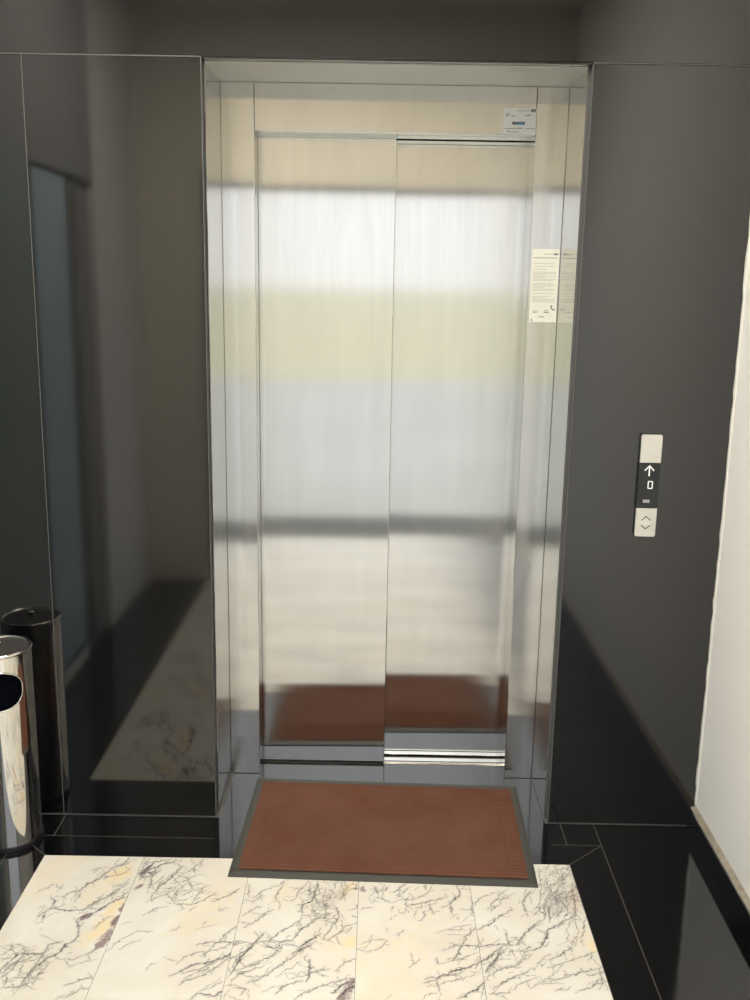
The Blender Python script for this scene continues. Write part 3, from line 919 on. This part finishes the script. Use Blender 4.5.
poly_strokes(bm, [((ax, az-0.0155), (ax, az+0.0135)), ((ax-0.0125, az), (ax, az+0.0135)), ((ax+0.0125, az), (ax, az+0.0135))], 0.0036, PY0-0.0004, PY0+0.0002)
pp('arrow_symbol', bm, LIT, disp)
bm = bmesh.new()                # the digit 0 as a squarish ring
dx, dz = PX+0.0045, 1.0825
o1 = rrect(dx-0.0074, dx+0.0074, dz-0.0115, dz+0.0115, 0.0032); i1 = rrect(dx-0.0045, dx+0.0045, dz-0.0086, dz+0.0086, 0.0012)
nO = len(o1)
A = [[bm.verts.new((p[0], y, p[1])) for p in q] for q, y in ((o1, PY0-0.0004), (i1, PY0-0.0004), (o1, PY0+0.0002), (i1, PY0+0.0002))]
for k in range(nO):
    k2 = (k+1) % nO
    bm.faces.new((A[0][k], A[0][k2], A[1][k2], A[1][k])); bm.faces.new((A[0][k], A[2][k], A[2][k2], A[0][k2])); bm.faces.new((A[1][k], A[1][k2], A[3][k2], A[3][k]))
pp('floor_digit', bm, LIT, disp)
bm = bmesh.new()                # small printed mark under the digit
for q in range(4): box(bm, PX-0.0125+q*0.0048, PX-0.0125+q*0.0048+0.0036, PY0-0.0004, PY0+0.0002, 1.0305, 1.0390)
pp('printed_mark', bm, MARK_GREY, disp)
bz = 0.9715
bm = bmesh.new()
prism(bm, [(PX+0.0165*math.cos(2*PI*k/40), bz+0.0165*math.sin(2*PI*k/40)) for k in range(40)], PY0-0.0012, PY0+0.0005, plane='XZ')
btn = pp('call_button', bm, mat('button_plate', (0.78, 0.76, 0.70), 0.38, 0.8), None, bevel=0.0004)
bm = bmesh.new()
for s in (1, -1):
    poly_strokes(bm, [((PX-0.0125, bz+s*0.0075), (PX+0.0003, bz+s*0.0185)), ((PX+0.0125, bz+s*0.0075), (PX-0.0003, bz+s*0.0185))], 0.0028, PY0-0.0016, PY0+0.0002)
pp('arrow_marks', bm, mat('engraved_grey', (0.10, 0.095, 0.085), 0.5), btn)

# ------------------------------------------------------------------ door mat
# corners from the photograph's floor: slightly turned to the wall
mc = [(-0.4020, -0.3112), (0.4655, -0.3355), (0.4785, 0.222), (-0.3850, 0.246)]
mx = sum(p[0] for p in mc)/4; my = sum(p[1] for p in mc)/4
rug = tag(empty('door_mat', (mx, my, 0)), 'brown ribbed doormat with dark rubber border lying in front of the elevator doors', 'mat')
L_ = [(p[0]-mx, p[1]-my) for p in mc]
def lerp(u, v):
    a = Vector(L_[0]).lerp(Vector(L_[1]), u); c = Vector(L_[3]).lerp(Vector(L_[2]), u); return a.lerp(c, v)
bm = bmesh.new()
bu, bv = 0.0235/0.866, 0.029/0.558
rings = []
for u0, v0, z in ((0, 0, 0.0004), (0, 0, 0.0025), (bu*0.55, bv*0.55, 0.0055), (bu, bv, 0.0058), (bu, bv, 0.0015)):
    rings.append([bm.verts.new((*lerp(u, v), z)) for u, v in ((u0, v0), (1-u0, v0), (1-u0, 1-v0), (u0, 1-v0))])
for a, c in zip(rings[:-1], rings[1:]):
    for k in range(4): bm.faces.new((a[k], a[(k+1)%4], c[(k+1)%4], c[k]))
bm.faces.new(rings[0][::-1])
new('border', bm, RUBBER, rug)
# ribbed pile: height field with an outer frame of ribs and an inner cut-pile field
nu, nv = 170, 300
us = np.linspace(bu, 1-bu, nu); vs = np.linspace(bv, 1-bv, nv)
U, V = np.meshgrid(us, vs)
X = U*0.866; Yc = V*0.558
inner = (U > 0.075) & (U < 0.925) & (V > 0.16) & (V < 0.70)
edge_d = np.minimum(np.minimum(U-0.075, 0.925-U)*0.866, np.minimum(V-0.16, 0.70-V)*0.558)
rib = (0.5+0.5*np.cos(Yc/0.0150*2*PI))**0.6
Z = 0.0052+0.0030*rib*np.where(inner, 0.22, 1.0) - 0.0022*np.exp(-(edge_d/0.004)**2)
tuft = np.random.default_rng(5)
lowf = tuft.normal(0, 1, (20, 34)); lowf = np.kron(lowf, np.ones((nv//20, nu//34)))[:nv, :nu]
Z = Z + np.where(inner, 0.00035*lowf, 0.00025*lowf) + tuft.normal(0, 0.00022, Z.shape)
me = bpy.data.meshes.new('pile')
a0, a1, a3, a2 = (Vector(L_[0]), Vector(L_[1]), Vector(L_[3]), Vector(L_[2]))
PXs = (a0.x*(1-U)+a1.x*U)*(1-V)+(a3.x*(1-U)+a2.x*U)*V; PYs = (a0.y*(1-U)+a1.y*U)*(1-V)+(a3.y*(1-U)+a2.y*U)*V
idx = np.arange(nu*nv).reshape(nv, nu)
me.from_pydata(np.column_stack([PXs.ravel(), PYs.ravel(), Z.ravel()]).tolist(), [], np.stack([idx[:-1,:-1], idx[:-1,1:], idx[1:,1:], idx[1:,:-1]], -1).reshape(-1, 4).tolist())
me.update(); me.materials.append(MAT_PILE)
for p in me.polygons: p.use_smooth = True
link(bpy.data.objects.new('pile', me), rug)

# ------------------------------------------------------------------ litter bin with ash tray top
BX, BY, BR, BH = -1.074, -0.130, 0.0890, 0.602
bin_ = tag(empty('litter_bin', (BX, BY, 0)), 'round polished steel litter bin with side opening standing in the left corner', 'litter bin')
z0, z1 = 0.018, BH-0.006
NT, NZ = 288, 190
hc, hw, hz0, hz1 = -PI/2+0.10, 0.95, 0.440, 0.556       # hole: centre angle, half angle, bottom, top
hzc, hh = (hz0+hz1)/2, (hz1-hz0)/2
def sup(t, zz): return (abs(t/hw)**2.4+abs(zz/hh)**2.4)
bm = bmesh.new(); grid = []
for j in range(NZ+1):
    row = []
    for i in range(NT):
        t = -PI/2+2*PI*i/NT; row.append([t, z0+(z1-z0)*j/NZ])
    grid.append(row)
def da(t):
    d = t-hc
    while d > PI: d -= 2*PI
    while d < -PI: d += 2*PI
    return d
inside = [[sup(da(grid[j][i][0]), grid[j][i][1]-hzc) < 1 for i in range(NT)] for j in range(NZ+1)]
kill = set()
for j in range(NZ):
    for i in range(NT):
        t = grid[j][i][0]+PI/NT; zz = grid[j][i][1]+(z1-z0)/NZ/2
        if sup(da(t), zz-hzc) < 1: kill.add((j, i))
border = set()
for j, i in kill:
    for a, c in ((j-1, i), (j+1, i), (j, (i-1) % NT), (j, (i+1) % NT)):
        if (a, c) not in kill:
            for p in ((j, i), (j+1, i), (j, (i+1) % NT), (j+1, (i+1) % NT)):
                q = {(a, c), (a+1, c), (a, (c+1) % NT), (a+1, (c+1) % NT)}
                if p in q: border.add(p)
for j, i in border:
    t, zz = grid[j][i]; d = da(t); e = zz-hzc; s = sup(d, e)**(-1/2.4)
    grid[j][i] = [hc+d*s, hzc+e*s]
vv = [[None]*NT for _ in range(NZ+1)]
for j in range(NZ+1):
    for i in range(NT):
        t, zz = grid[j][i]; vv[j][i] = bm.verts.new((BR*math.cos(t), BR*math.sin(t), zz))
for j in range(NZ):
    for i in range(NT):
        if (j, i) in kill: continue
        bm.faces.new((vv[j][i], vv[j][(i+1) % NT], vv[j+1][(i+1) % NT], vv[j+1][i]))
for v in list(bm.verts):
    if not v.link_faces: bm.verts.remove(v)
body = new('body', bm, CHROME, bin_, smooth=True)
bm = bmesh.new()                # rolled rim of the opening
pts = []
for k in range(120):
    a = 2*PI*k/120; ca, sa = math.cos(a), math.sin(a)
    s = (abs(ca)**2.4+abs(sa)**2.4)**(-1/2.4); t = hc+hw*s*ca; zz = hzc+hh*s*sa
    pts.append(((BR+0.0006)*math.cos(t), (BR+0.0006)*math.sin(t), zz))
tube(bm, pts, 0.0022, 8, True)
new('opening_rim', bm, CHROME, body, smooth=True)
new('liner', lathe([(0, 0.03), (BR-0.012, 0.03), (BR-0.012, BH-0.02), (0, BH-0.02)], 64), BLACK_LINER, bin_)
new('base_ring', lathe([(0, 0.0003), (BR+0.001, 0.0003), (BR+0.0015, 0.003), (BR+0.0015, 0.015), (BR-0.001, 0.0185), (0, 0.0185)], 96), PLASTIC_BLACK, bin_, smooth=False)
new('lid_rim', lathe([(BR-0.004, BH-0.012), (BR+0.0005, BH-0.006), (BR+0.0028, BH-0.006), (BR+0.0032, BH-0.001), (BR+0.0018, BH+0.0025), (BR-0.0015, BH+0.0030), (BR-0.006, BH+0.0012), (BR-0.0085, BH-0.003), (BR-0.004, BH-0.012)], 128), CHROME, bin_, smooth=True)
lid = new('lid', lathe([(0, BH-0.0005), (BR-0.030, BH-0.001), (BR-0.0078, BH-0.003), (BR-0.0078, BH-0.008), (0, BH-0.008)], 96), LID_DARK, bin_)
new('knob', lathe([(0.0055, BH-0.001), (0.0055, BH+0.004), (0.009, BH+0.008), (0.0105, BH+0.013), (0.008, BH+0.0175), (0, BH+0.019)], 40), CHROME, lid, smooth=True)
